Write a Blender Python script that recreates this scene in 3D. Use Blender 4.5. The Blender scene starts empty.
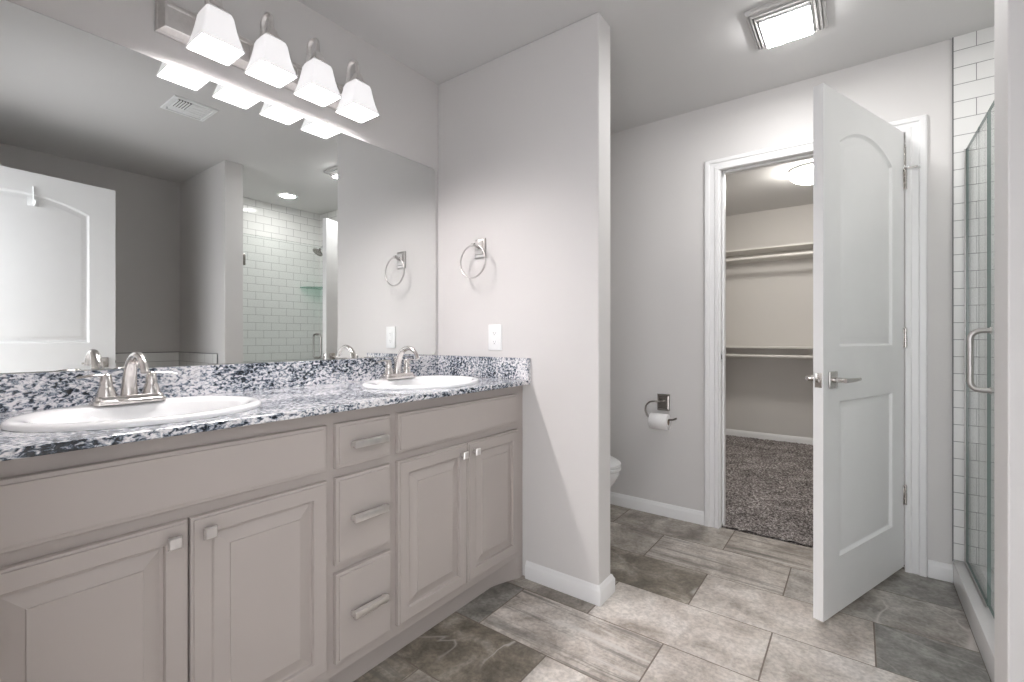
import bpy, bmesh, math, random
from mathutils import Vector, Matrix
random.seed(7)
S = bpy.context.scene
COL = S.collection
PI = math.pi

# ------------------------------------------------------------------ camera
cd = bpy.data.cameras.new('camera')
cam = bpy.data.objects.new('camera', cd)
COL.objects.link(cam)
cd.sensor_fit = 'HORIZONTAL'
cd.sensor_width = 36.0
cd.lens = 465.9 / 1024 * 36.0
cd.shift_y = -(341.0 - 336.57) / 1024
cd.clip_start = 0.02
CX, CY, CZ = 1.793, 0.0, 1.101
cam.location = (CX, CY, CZ)
cam.rotation_euler = (PI / 2, 0, math.radians(36.61))
S.camera = cam

# ------------------------------------------------------------------ world, view
w = bpy.data.worlds.new('world')
S.world = w
w.use_nodes = True
bg = w.node_tree.nodes['Background']
bg.inputs[0].default_value = (0.95, 0.955, 0.99, 1)
bg.inputs[1].default_value = 2.5
S.view_settings.view_transform = 'Standard'
S.view_settings.look = 'None'
S.view_settings.gamma = 1
S.view_settings.exposure = 1.05
S.view_settings.use_curve_mapping = False
S.cycles.max_bounces = 12
S.cycles.diffuse_bounces = 6
S.cycles.glossy_bounces = 6
S.cycles.transparent_max_bounces = 12
S.cycles.sample_clamp_indirect = 6
S.cycles.caustics_reflective = False
S.cycles.caustics_refractive = False
S.cycles.use_denoising = True

P_VANITY = 7.6        # watts of each vanity bulb
E_VENTLIGHT = 45.0    # emission of the ceiling vent light lens
E_CAN = 48.0
E_DOME = 30.0
E_SHADE = 1.0

# ------------------------------------------------------------------ node helpers
def mat(name):
    m = bpy.data.materials.new(name)
    m.use_nodes = True
    nt = m.node_tree
    b = nt.nodes['Principled BSDF']
    return m, nt, b

def nd(nt, t, **kw):
    n = nt.nodes.new(t)
    for k, v in kw.items():
        if k.startswith('i_'):
            n.inputs[k[2:].replace('_', ' ')].default_value = v
        else:
            setattr(n, k, v)
    return n

def lk(nt, a, b):
    nt.links.new(a, b)

def ramp(nt, src, stops, interp='LINEAR'):
    r = nt.nodes.new('ShaderNodeValToRGB')
    r.color_ramp.interpolation = interp
    e = r.color_ramp.elements
    while len(e) < len(stops):
        e.new(0.5)
    for i, (p, c) in enumerate(stops):
        e[i].position = p
        e[i].color = (c[0], c[1], c[2], 1) if isinstance(c, tuple) else (c, c, c, 1)
    lk(nt, src, r.inputs[0])
    return r.outputs[0]

def mixc(nt, fac, a, b, mode='MIX'):
    n = nt.nodes.new('ShaderNodeMix')
    n.data_type = 'RGBA'
    n.blend_type = mode
    for sock, v in ((n.inputs[0], fac), (n.inputs[6], a), (n.inputs[7], b)):
        if isinstance(v, (int, float)):
            sock.default_value = v if sock.type == 'VALUE' else (v, v, v, 1)
        elif isinstance(v, tuple):
            sock.default_value = (v[0], v[1], v[2], 1)
        else:
            lk(nt, v, sock)
    return n.outputs[2]

def math_(nt, op, a, b=0.0):
    n = nt.nodes.new('ShaderNodeMath')
    n.operation = op
    for i, v in ((0, a), (1, b)):
        if isinstance(v, (int, float)):
            n.inputs[i].default_value = v
        else:
            lk(nt, v, n.inputs[i])
    return n.outputs[0]

def simple(name, col, rough=0.5, metal=0.0, spec=0.5, noise=0.03, nscale=8.0, bump=0.0, bscale=200.0):
    m, nt, b = mat(name)
    tc = nd(nt, 'ShaderNodeTexCoord')
    nz = nd(nt, 'ShaderNodeTexNoise')
    nz.inputs['Scale'].default_value = nscale
    nz.inputs['Detail'].default_value = 3
    lk(nt, tc.outputs['Object'], nz.inputs['Vector'])
    lo = tuple(c * (1 - noise) for c in col)
    hi = tuple(min(1, c * (1 + noise)) for c in col)
    lk(nt, ramp(nt, nz.outputs[0], [(0.3, lo), (0.7, hi)]), b.inputs['Base Color'])
    b.inputs['Roughness'].default_value = rough
    b.inputs['Metallic'].default_value = metal
    b.inputs['Specular IOR Level'].default_value = spec
    if bump:
        n2 = nd(nt, 'ShaderNodeTexNoise')
        n2.inputs['Scale'].default_value = bscale
        n2.inputs['Detail'].default_value = 2
        lk(nt, tc.outputs['Object'], n2.inputs['Vector'])
        bp = nd(nt, 'ShaderNodeBump')
        bp.inputs['Strength'].default_value = bump
        bp.inputs['Distance'].default_value = 0.002
        lk(nt, n2.outputs[0], bp.inputs['Height'])
        lk(nt, bp.outputs[0], b.inputs['Normal'])
    return m

M = {}
M['wall'] = simple('wall_paint', (0.66, 0.645, 0.635), 0.6, noise=0.01, nscale=1.5, bump=0.12, bscale=90)
M['ceil'] = simple('ceiling_paint', (0.62, 0.615, 0.61), 0.75, noise=0.01, nscale=1.5, bump=0.1, bscale=90)
M['closet_wall'] = simple('closet_paint', (0.64, 0.62, 0.595), 0.65, noise=0.01, nscale=1.5, bump=0.1, bscale=90)
M['white'] = simple('white_trim_paint', (0.80, 0.80, 0.80), 0.35, noise=0.01)
M['door'] = simple('white_door_paint', (0.84, 0.84, 0.84), 0.38, noise=0.01)
M['cab'] = simple('greige_cabinet_paint', (0.425, 0.385, 0.36), 0.42, noise=0.015, nscale=5)
M['cabin'] = simple('cabinet_interior', (0.33, 0.31, 0.28), 0.6)
M['porcelain'] = simple('white_porcelain', (0.86, 0.87, 0.88), 0.08, spec=0.6, noise=0.004)
M['plastic'] = simple('white_plastic', (0.82, 0.83, 0.83), 0.3, noise=0.004)
M['grille'] = simple('darkened_white_plastic', (0.55, 0.54, 0.53), 0.4, noise=0.02)  # colour darkened to offset overexposure by the lens and keep the grooves dark
M['nickel'] = simple('brushed_nickel', (0.82, 0.80, 0.785), 0.33, 1.0, noise=0.05, nscale=60)
M['faucet'] = simple('faucet_nickel', (0.62, 0.595, 0.575), 0.2, 1.0, noise=0.04, nscale=60)
M['pewter'] = simple('satin_bar_metal', (0.50, 0.48, 0.47), 0.33, 1.0, noise=0.05, nscale=60)
M['chrome'] = simple('polished_chrome', (0.72, 0.73, 0.74), 0.1, 1.0, noise=0.02)
M['darkmetal'] = simple('dark_pewter_metal', (0.30, 0.28, 0.26), 0.25, 1.0, noise=0.06)
M['dark'] = simple('dark_void', (0.03, 0.03, 0.03), 0.6)
M['grey_edge'] = simple('grey_edge_strip', (0.16, 0.16, 0.16), 0.35, noise=0.02)
M['paper'] = simple('tissue_paper', (0.84, 0.83, 0.83), 0.9, noise=0.02, nscale=60, bump=0.3, bscale=300)
M['cardboard'] = simple('cardboard_core', (0.30, 0.24, 0.19), 0.9)
M['curb'] = simple('white_cultured_marble', (0.72, 0.71, 0.71), 0.25, noise=0.04, nscale=6)
M['shelf'] = simple('painted_shelf', (0.72, 0.70, 0.67), 0.45)
M['grout'] = simple('taupe_grout', (0.20, 0.17, 0.145), 0.9, noise=0.1, nscale=40)

# mirror silvering
m, nt, b = mat('mirror_silver')
tc = nd(nt, 'ShaderNodeTexCoord')
nz = nd(nt, 'ShaderNodeTexNoise'); nz.inputs['Scale'].default_value = 2
lk(nt, tc.outputs['Object'], nz.inputs['Vector'])
lk(nt, ramp(nt, nz.outputs[0], [(0, (0.885, 0.905, 0.895)), (1, (0.89, 0.91, 0.90))]), b.inputs['Base Color'])
b.inputs['Metallic'].default_value = 1
b.inputs['Roughness'].default_value = 0.0
M['mirror'] = m
M['mirror_edge'] = simple('mirror_edge', (0.16, 0.18, 0.17), 0.3)

# clear shower glass
def glass_mat(name, tint, gloss=0.09):
    m, nt, b = mat(name)
    nt.nodes.remove(b)
    out = nt.nodes['Material Output']
    tr = nd(nt, 'ShaderNodeBsdfTransparent'); tr.inputs[0].default_value = (*tint, 1)
    gl = nd(nt, 'ShaderNodeBsdfGlossy'); gl.inputs['Roughness'].default_value = 0.0
    fr = nd(nt, 'ShaderNodeLayerWeight'); fr.inputs['Blend'].default_value = 0.5
    sch = math_(nt, 'ADD', 0.04, math_(nt, 'MULTIPLY', 0.96, math_(nt, 'POWER', fr.outputs['Facing'], 5.0)))
    mx = nd(nt, 'ShaderNodeMixShader')
    lk(nt, math_(nt, 'MULTIPLY', sch, 0.7), mx.inputs[0])
    lk(nt, tr.outputs[0], mx.inputs[1]); lk(nt, gl.outputs[0], mx.inputs[2])
    lk(nt, mx.outputs[0], out.inputs[0])
    return m
M['glass'] = glass_mat('clear_glass', (0.982, 0.994, 0.989))
M['glass_green'] = glass_mat('green_shelf_glass', (0.70, 0.86, 0.80))
M['glass_edge'] = simple('glass_edge_green', (0.05, 0.13, 0.115), 0.15, spec=0.7)

# subway tile, plane = which two object axes
def subway(name, ax, off_u, off_v):
    m, nt, b = mat(name)
    tc = nd(nt, 'ShaderNodeTexCoord')
    sp = nd(nt, 'ShaderNodeSeparateXYZ'); lk(nt, tc.outputs['Object'], sp.inputs[0])
    cb = nd(nt, 'ShaderNodeCombineXYZ')
    lk(nt, math_(nt, 'SUBTRACT', sp.outputs[ax], off_u), cb.inputs[0])
    lk(nt, math_(nt, 'SUBTRACT', sp.outputs[2], off_v), cb.inputs[1])
    br = nd(nt, 'ShaderNodeTexBrick')
    br.offset = 0.5; br.squash = 1.0
    br.inputs['Scale'].default_value = 1.0
    br.inputs['Brick Width'].default_value = 0.1525
    br.inputs['Row Height'].default_value = 0.0758
    br.inputs['Mortar Size'].default_value = 0.0016
    br.inputs['Mortar Smooth'].default_value = 0.3
    br.inputs['Bias'].default_value = -0.5
    br.inputs['Color1'].default_value = (0.80, 0.80, 0.79, 1)
    br.inputs['Color2'].default_value = (0.77, 0.77, 0.765, 1)
    br.inputs['Mortar'].default_value = (0.24, 0.24, 0.24, 1)
    lk(nt, cb.outputs[0], br.inputs['Vector'])
    lk(nt, br.outputs['Color'], b.inputs['Base Color'])
    inv = math_(nt, 'SUBTRACT', 1.0, br.outputs['Fac'])
    lk(nt, math_(nt, 'ADD', 0.09, math_(nt, 'MULTIPLY', br.outputs['Fac'], 0.6)), b.inputs['Roughness'])
    bp = nd(nt, 'ShaderNodeBump'); bp.inputs['Strength'].default_value = 0.5; bp.inputs['Distance'].default_value = 0.0015
    lk(nt, inv, bp.inputs['Height']); lk(nt, bp.outputs[0], b.inputs['Normal'])
    return m
M['tile_back'] = subway('subway_tile_back', 0, 2.1330, 2.376 - 0.0758 * 32)
M['tile_side'] = subway('subway_tile_side', 1, 2.860, 2.376 - 0.0758 * 32)
M['tile_tub'] = subway('subway_tile_tub', 0, 2.19, 0.966 - 0.0758 * 13)

# granite
def granite():
    m, nt, b = mat('speckled_granite')
    tc = nd(nt, 'ShaderNodeTexCoord')
    mp = nd(nt, 'ShaderNodeMapping')
    mp.inputs['Rotation'].default_value = (0.5, 0.3, 0.6)
    mp.inputs['Scale'].default_value = (1.0, 0.62, 1.0)
    lk(nt, tc.outputs['Object'], mp.inputs[0])
    n1 = nd(nt, 'ShaderNodeTexNoise'); n1.inputs['Scale'].default_value = 118; n1.inputs['Detail'].default_value = 4
    n1.inputs['Roughness'].default_value = 0.62; n1.inputs['Distortion'].default_value = 0.5
    n2 = nd(nt, 'ShaderNodeTexNoise'); n2.inputs['Scale'].default_value = 9; n2.inputs['Detail'].default_value = 2
    n3 = nd(nt, 'ShaderNodeTexNoise'); n3.inputs['Scale'].default_value = 170; n3.inputs['Detail'].default_value = 2
    vo = nd(nt, 'ShaderNodeTexVoronoi'); vo.inputs['Scale'].default_value = 120
    for n in (n1, n2, n3, vo):
        lk(nt, mp.outputs[0], n.inputs['Vector'])
    a = math_(nt, 'ADD', n1.outputs[0], math_(nt, 'MULTIPLY', math_(nt, 'SUBTRACT', n2.outputs[0], 0.5), 0.35))
    c1 = ramp(nt, a, [(0.37, (0.012, 0.016, 0.022)), (0.43, (0.06, 0.08, 0.105)), (0.475, (0.27, 0.31, 0.37)),
                      (0.515, (0.50, 0.52, 0.56)), (0.58, (0.82, 0.81, 0.82))])
    c2 = ramp(nt, n3.outputs[0], [(0.36, (0.38, 0.38, 0.42)), (0.46, (1.0, 1.0, 1.0))])
    c3 = mixc(nt, 0.55, c1, c2, 'MULTIPLY')
    lk(nt, c3, b.inputs['Base Color'])
    b.inputs['Roughness'].default_value = 0.12
    b.inputs['Specular IOR Level'].default_value = 0.6
    return m
M['granite'] = granite()

# floor tile: tone / streak / vein / rnd come from face attributes
def floor_tile():
    m, nt, b = mat('stone_look_floor_tile')
    tc = nd(nt, 'ShaderNodeTexCoord')
    def att(n):
        a = nd(nt, 'ShaderNodeAttribute'); a.attribute_name = n; return a.outputs['Fac']
    dark, streak, vein, rnd, warm = att('dark'), att('streak'), att('vein'), att('rnd'), att('warm')
    off = nd(nt, 'ShaderNodeCombineXYZ')
    lk(nt, math_(nt, 'MULTIPLY', rnd, 7.0), off.inputs[0]); lk(nt, math_(nt, 'MULTIPLY', rnd, 3.0), off.inputs[1]); lk(nt, rnd, off.inputs[2])
    va = nd(nt, 'ShaderNodeVectorMath', operation='ADD')
    lk(nt, tc.outputs['Object'], va.inputs[0]); lk(nt, off.outputs[0], va.inputs[1])
    P = va.outputs[0]
    def noise(scale, det, dist=0.0, vec=P, rough=0.55):
        n = nd(nt, 'ShaderNodeTexNoise'); n.inputs['Scale'].default_value = scale
        n.inputs['Detail'].default_value = det; n.inputs['Distortion'].default_value = dist
        n.inputs['Roughness'].default_value = rough
        lk(nt, vec, n.inputs['Vector']); return n.outputs[0]
    cloud = noise(5.5, 7, 0.6, rough=0.62)
    fine = noise(75, 3, 0.2)
    mid = noise(16, 5, 0.6, rough=0.65)
    # base light & dark palettes
    light = ramp(nt, cloud, [(0.34, (0.36, 0.315, 0.275)), (0.50, (0.57, 0.52, 0.475)), (0.66, (0.73, 0.69, 0.65))])
    darkc = ramp(nt, cloud, [(0.32, (0.10, 0.085, 0.065)), (0.50, (0.22, 0.192, 0.152)), (0.68, (0.42, 0.38, 0.325))])
    cold = ramp(nt, cloud, [(0.30, (0.13, 0.135, 0.13)), (0.52, (0.22, 0.225, 0.215)), (0.74, (0.34, 0.34, 0.33))])
    dk = mixc(nt, warm, cold, darkc)
    col = mixc(nt, dark, light, dk)
    # fine mottling
    mo = ramp(nt, fine, [(0.35, 0.62), (0.62, 1.15)])
    col = mixc(nt, 0.55, col, mo, 'MULTIPLY')
    mfac = math_(nt, 'ADD', 0.22, math_(nt, 'MULTIPLY', dark, 0.6))
    mo2 = ramp(nt, mid, [(0.34, 0.62), (0.58, 1.10)])
    col = mixc(nt, mfac, col, mo2, 'MULTIPLY')
    # streaks along the tile's long side
    mp = nd(nt, 'ShaderNodeMapping'); mp.inputs['Scale'].default_value = (1.3, 26.0, 1.0); mp.inputs['Rotation'].default_value = (0, 0, 0.015)
    lk(nt, P, mp.inputs[0])
    st = noise(1.0, 5, 0.25, vec=mp.outputs[0], rough=0.65)
    gate = ramp(nt, noise(3.2, 2), [(0.35, 0.45), (0.58, 1.0)])
    sm = ramp(nt, st, [(0.36, 1.0), (0.46, 0.6), (0.50, 0.0)])
    sfac = math_(nt, 'MULTIPLY', math_(nt, 'MULTIPLY', sm, gate), streak)
    col = mixc(nt, sfac, col, (0.15, 0.14, 0.125))
    sl = ramp(nt, st, [(0.60, 0.0), (0.66, 0.8)])
    col = mixc(nt, math_(nt, 'MULTIPLY', sl, streak), col, (0.62, 0.60, 0.57))
    # veins
    wv = noise(2.0, 4, 0.7, rough=0.5)
    ridge = math_(nt, 'ABSOLUTE', math_(nt, 'SUBTRACT', wv, 0.5))
    vm = ramp(nt, ridge, [(0.0, 0.9), (0.004, 0.6), (0.016, 0.0)])
    vg = ramp(nt, noise(1.9, 1), [(0.45, 0.0), (0.60, 1.0)])
    col = mixc(nt, math_(nt, 'MULTIPLY', math_(nt, 'MULTIPLY', vm, vg), vein), col, (0.62, 0.59, 0.56))
    lk(nt, col, b.inputs['Base Color'])
    b.inputs['Roughness'].default_value = 0.42
    b.inputs['Specular IOR Level'].default_value = 0.45
    bp = nd(nt, 'ShaderNodeBump'); bp.inputs['Strength'].default_value = 0.25; bp.inputs['Distance'].default_value = 0.001
    lk(nt, mid, bp.inputs['Height']); lk(nt, bp.outputs[0], b.inputs['Normal'])
    return m
M['floor_tile'] = floor_tile()

# carpet
m, nt, b = mat('brown_grey_carpet')
tc = nd(nt, 'ShaderNodeTexCoord')
n1 = nd(nt, 'ShaderNodeTexNoise'); n1.inputs['Scale'].default_value = 75; n1.inputs['Detail'].default_value = 4; n1.inputs['Roughness'].default_value = 0.8
n2 = nd(nt, 'ShaderNodeTexNoise'); n2.inputs['Scale'].default_value = 6; n2.inputs['Detail'].default_value = 3
lk(nt, tc.outputs['Object'], n1.inputs['Vector']); lk(nt, tc.outputs['Object'], n2.inputs['Vector'])
c1 = ramp(nt, n1.outputs[0], [(0.38, (0.065, 0.057, 0.054)), (0.50, (0.24, 0.215, 0.205)), (0.62, (0.62, 0.58, 0.565))])
c2 = ramp(nt, n2.outputs[0], [(0.35, 0.72), (0.65, 1.15)])
lk(nt, mixc(nt, 1.0, c1, c2, 'MULTIPLY'), b.inputs['Base Color'])
b.inputs['Roughness'].default_value = 1.0
b.inputs['Specular IOR Level'].default_value = 0.1
bp = nd(nt, 'ShaderNodeBump'); bp.inputs['Strength'].default_value = 0.8; bp.inputs['Distance'].default_value = 0.008
lk(nt, n1.outputs[0], bp.inputs['Height']); lk(nt, bp.outputs[0], b.inputs['Normal'])
M['carpet'] = m

def emis(name, col, strength):
    m, nt, b = mat(name)
    tc = nd(nt, 'ShaderNodeTexCoord')
    nz = nd(nt, 'ShaderNodeTexNoise'); nz.inputs['Scale'].default_value = 3
    lk(nt, tc.outputs['Object'], nz.inputs['Vector'])
    lk(nt, ramp(nt, nz.outputs[0], [(0, tuple(c * 0.97 for c in col)), (1, col)]), b.inputs['Emission Color'])
    b.inputs['Base Color'].default_value = (0.8, 0.8, 0.8, 1)
    b.inputs['Emission Strength'].default_value = strength
    return m
M['lens'] = emis('vent_light_lens', (1.0, 0.99, 0.985), E_VENTLIGHT)
M['can_lens'] = emis('recessed_lens', (1.0, 0.98, 0.95), E_CAN)
M['dome'] = emis('dome_glass', (1.0, 0.96, 0.90), E_DOME)
M['bulb'] = emis('bulb_glow', (1.0, 0.97, 0.96), 5.0)

# frosted glass shade: translucent + a soft glow
m, nt, b = mat('frosted_shade_glass')
nt.nodes.remove(b)
out = nt.nodes['Material Output']
df = nd(nt, 'ShaderNodeBsdfDiffuse'); df.inputs[0].default_value = (0.72, 0.72, 0.73, 1)
tl = nd(nt, 'ShaderNodeBsdfTranslucent'); tl.inputs[0].default_value = (0.85, 0.84, 0.85, 1)
mx = nd(nt, 'ShaderNodeMixShader'); mx.inputs[0].default_value = 0.002
lk(nt, df.outputs[0], mx.inputs[1]); lk(nt, tl.outputs[0], mx.inputs[2])
em = nd(nt, 'ShaderNodeEmission'); em.inputs[0].default_value = (1.0, 0.97, 0.98, 1); em.inputs[1].default_value = E_SHADE * 0.27
ad = nd(nt, 'ShaderNodeAddShader')
lk(nt, mx.outputs[0], ad.inputs[0]); lk(nt, em.outputs[0], ad.inputs[1]); lk(nt, ad.outputs[0], out.inputs[0])
M['shade'] = m

# ------------------------------------------------------------------ mesh helpers
def bm_new():
    return bmesh.new()

def box(bm, x0, x1, y0, y1, z0, z1, bev=0.0, mi=0, seg=2):
    r = bmesh.ops.create_cube(bm, size=1.0)
    vs = r['verts']
    for v in vs:
        v.co = Vector(((x0 + x1) / 2 + v.co.x * (x1 - x0), (y0 + y1) / 2 + v.co.y * (y1 - y0), (z0 + z1) / 2 + v.co.z * (z1 - z0)))
    fs = set(f for v in vs for f in v.link_faces)
    for f in fs:
        f.material_index = mi
    if bev > 0:
        es = list(set(e for v in vs for e in v.link_edges))
        rr = bmesh.ops.bevel(bm, geom=es, offset=bev, segments=seg, affect='EDGES', profile=0.5)
        for f in rr['faces']:
            f.material_index = mi

def loft(bm, rings, cap0=True, cap1=True, closed=True, mi=0):
    vr = [[bm.verts.new(p) for p in r] for r in rings]
    n = len(vr[0])
    for a, b_ in zip(vr[:-1], vr[1:]):
        for i in range(n if closed else n - 1):
            j = (i + 1) % n
            try:
                f = bm.faces.new((a[i], a[j], b_[j], b_[i])); f.material_index = mi
            except ValueError:
                pass
    if cap0:
        f = bm.faces.new(list(reversed(vr[0]))); f.material_index = mi
    if cap1:
        f = bm.faces.new(vr[-1]); f.material_index = mi
    return vr

def tube(bm, pts, rad, seg=12, mi=0, closed=False):
    pts = [Vector(p) for p in pts]
    n = len(pts)
    rr = rad if isinstance(rad, (list, tuple)) else [rad] * n
    rings = []
    prev = None
    for i, p in enumerate(pts):
        if closed:
            t = (pts[(i + 1) % n] - pts[i - 1]).normalized()
        else:
            t = (pts[min(i + 1, n - 1)] - pts[max(i - 1, 0)]).normalized()
        if prev is None:
            up = Vector((0, 0, 1)) if abs(t.z) < 0.9 else Vector((1, 0, 0))
            u = t.cross(up).normalized()
        else:
            u = (prev - t * prev.dot(t)).normalized()
        prev = u
        v = t.cross(u)
        ring = []
        for k in range(seg):
            a = 2 * PI * k / seg
            r = rr[i]
            if isinstance(r, tuple):
                ring.append(p + u * math.cos(a) * r[0] + v * math.sin(a) * r[1])
            else:
                ring.append(p + u * math.cos(a) * r + v * math.sin(a) * r)
        rings.append(ring)
    if closed:
        rings.append(rings[0])
        vr = [[bm.verts.new(p) for p in r] for r in rings[:-1]]
        vr.append(vr[0])
        for a, b_ in zip(vr[:-1], vr[1:]):
            for k in range(seg):
                j = (k + 1) % seg
                bm.faces.new((a[k], a[j], b_[j], b_[k])).material_index = mi
    else:
        loft(bm, rings, mi=mi)

def lathe(bm, prof, c=(0, 0, 0), seg=24, axis='z', mi=0, cap0=True, cap1=True):
    rings = []
    for r, h in prof:
        ring = []
        for k in range(seg):
            a = 2 * PI * k / seg
            if axis == 'z':
                ring.append((c[0] + r * math.cos(a), c[1] + r * math.sin(a), c[2] + h))
            elif axis == 'x':
                ring.append((c[0] + h, c[1] + r * math.cos(a), c[2] + r * math.sin(a)))
            else:
                ring.append((c[0] + r * math.sin(a), c[1] + h, c[2] + r * math.cos(a)))
        rings.append(ring)
    loft(bm, rings, cap0, cap1, mi=mi)

def arc(c, r, a0, a1, n, plane='xz', y=0.0):
    out = []
    for i in range(n + 1):
        a = a0 + (a1 - a0) * i / n
        p, q = c[0] + r * math.cos(a), c[1] + r * math.sin(a)
        out.append((p, y, q) if plane == 'xz' else ((y, p, q) if plane == 'yz' else (p, q, y)))
    return out

def obj(name, bm, mats, parent=None, smooth=None, loc=(0, 0, 0)):
    bmesh.ops.remove_doubles(bm, verts=bm.verts, dist=1e-6)
    bmesh.ops.recalc_face_normals(bm, faces=bm.faces)
    me = bpy.data.meshes.new(name)
    bm.to_mesh(me); bm.free()
    for mm in (mats if isinstance(mats, (list, tuple)) else [mats]):
        me.materials.append(mm)
    if smooth is not None:
        me.polygons.foreach_set('use_smooth', [True] * len(me.polygons))
        try:
            me.set_sharp_from_angle(angle=math.radians(smooth))
        except Exception:
            pass
    o = bpy.data.objects.new(name, me)
    COL.objects.link(o)
    o.location = loc
    if parent:
        o.parent = parent
    return o

def empty(name, loc, rotz=0.0):
    o = bpy.data.objects.new(name, None)
    o.empty_display_size = 0.05
    COL.objects.link(o)
    o.location = loc
    o.rotation_euler = (0, 0, rotz)
    return o

def tag(o, label=None, cat=None, group=None, kind=None):
    if label: o['label'] = label
    if cat: o['category'] = cat
    if group: o['group'] = group
    if kind: o['kind'] = kind
    return o

def copy_tree(o, parent=None):
    c = o.copy(); COL.objects.link(c)
    if parent: c.parent = parent
    for ch in list(o.children):
        copy_tree(ch, c)
    return c

def struct(name, bm, mats, label, cat, smooth=None):
    return tag(obj(name, bm, mats, smooth=smooth), label, cat, kind='structure')

# dims of the room
H = 2.44
YP, PW, PT = 1.752, 0.936, 0.117       # partition
YB = 2.86                              # back wall face
WT = 0.12
XT = 2.133                             # where the shower tile starts
XR = 2.978
W1, W2, GW = 1.535, 1.667, 2.068       # divider wall by the shower
YC = 5.58                              # closet end
XC0, XC1 = 0.598, 2.90
DX0, DX1, DZ = 1.160, 1.970, 2.060     # closet door opening
YF = 0.0                               # entry wall face

# ------------------------------------------------------------------ setting: walls
bm = bm_new(); box(bm, -0.12, 0, -0.12, YB, 0, H)
struct('wall_left', bm, M['wall'], 'light grey painted wall behind the mirror and vanity', 'wall')
bm = bm_new(); box(bm, 0, PW, YP, YP + PT, 0, H, 0.006)
struct('wall_middle', bm, M['wall'], 'short grey partition wall ending the vanity and hiding the toilet', 'wall')
bm = bm_new()
box(bm, -0.12, DX0 - 0.02, YB, YB + WT, 0, H)
box(bm, DX1 + 0.02, XR + 0.12, YB, YB + WT, 0, H)
box(bm, DX0 - 0.02, DX1 + 0.02, YB, YB + WT, DZ + 0.02, H)
struct('wall_back', bm, M['wall'], 'grey back wall around the closet doorway', 'wall')
bm = bm_new(); box(bm, XR, XR + 0.12, -0.12, YB, 0, H)
struct('wall_right', bm, M['wall'], 'grey side wall seen in the mirror beyond the open entry door', 'wall')
bm = bm_new(); box(bm, GW, XR, W1, W2, 0, H, 0.004)
struct('wall_divider', bm, M['wall'], 'grey stub wall at the right edge in front of the shower glass', 'wall')
bm = bm_new()
box(bm, 0, 1.27, YF - 0.12, YF, 0, H)
box(bm, 2.09, XR, YF - 0.12, YF, 0, H)
box(bm, 1.27, 2.09, YF - 0.12, YF, DZ + 0.02, H)
struct('wall_front', bm, M['wall'], 'grey entry wall beside the camera with the entry doorway', 'wall')
bm = bm_new()
box(bm, XC0 - 0.1, XC1 + 0.1, YC, YC + 0.1, 0, H)
struct('wall_closet_back', bm, M['closet_wall'], 'far beige wall of the walk-in closet behind the shelves', 'wall')
bm = bm_new()
box(bm, XC0 - 0.1, XC0, YB + WT, YC, 0, H)
struct('wall_closet_left', bm, M['closet_wall'], 'left side wall inside the walk-in closet', 'wall')
bm = bm_new()
box(bm, XC1, XC1 + 0.1, YB + WT, YC, 0, H)
struct('wall_closet_right', bm, M['closet_wall'], 'right side wall inside the walk-in closet', 'wall')
bm = bm_new(); box(bm, -0.12, XR + 0.12, -0.12, YC + 0.1, H, H + 0.1)
struct('ceiling', bm, M['ceil'], 'flat light grey painted ceiling', 'ceiling')

# ------------------------------------------------------------------ floor of separate-looking tiles
TY0, TH, TW = 1.0575, 0.3045, 0.6095
def tile_at(k, m_):
    sh = 0.0 if k % 2 == 0 else TW / 2
    x0 = 0.3175 + sh + m_ * TW - 0.0
    return x0, TY0 + k * TH
# (row, index): dark, streak, vein, warm
look = {
    (0, 0): (0.97, 0.0, 0.9, 1.0), (0, 1): (0.05, 0.15, 0.0, 1.0), (0, 2): (0.0, 0.2, 0.1, 1.0),
    (-1, -1): (0.9, 0.8, 0.5, 1.0), (-1, 0): (0.6, 0.2, 0.2, 1.0), (-1, 1): (0.1, 0.1, 0, 1),
    (1, -1): (0.9, 0.0, 0.0, 0.4), (1, 0): (0.12, 1.0, 0.0, 1.0), (1, 1): (0.04, 0.1, 0.1, 0.8), (1, 2): (0.25, 0.1, 0.3, 0.2),
    (2, 0): (0.62, 0.1, 0.1, 0.9), (2, 1): (0.06, 0.0, 0.6, 1.0), (2, 2): (0.18, 0.1, 0.1, 0.2),
    (3, 0): (0.93, 0.0, 1.0, 1.0), (3, 1): (0.10, 0.15, 0.1, 1.0), (3, 2): (0.85, 0.1, 0.5, 0.1),
    (4, 0): (0.55, 0.2, 0.1, 0.9), (4, 1): (0.2, 0.65, 0.2, 1.0), (4, 2): (0.5, 0.1, 1.0, 0.3), (4, 3): (0.85, 0, .2, .1),
    (5, 0): (0.62, 0.1, 0.1, 0.9), (5, 1): (0.25, 0.9, 0.0, 1.0), (5, 2): (0.7, 0.1, 0.8, 0.2), (5, -1): (0.75, 0.5, 0, 1.0),
}
bm = bm_new()
la = {n: bm.faces.layers.float.new(n) for n in ('dark', 'streak', 'vein', 'warm', 'rnd')}
g = 0.0026
X_END, Y_END = XT + 0.0, 2.882
box(bm, -0.01, XR, -0.9, Y_END, -0.05, -0.0015, mi=1)
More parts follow.
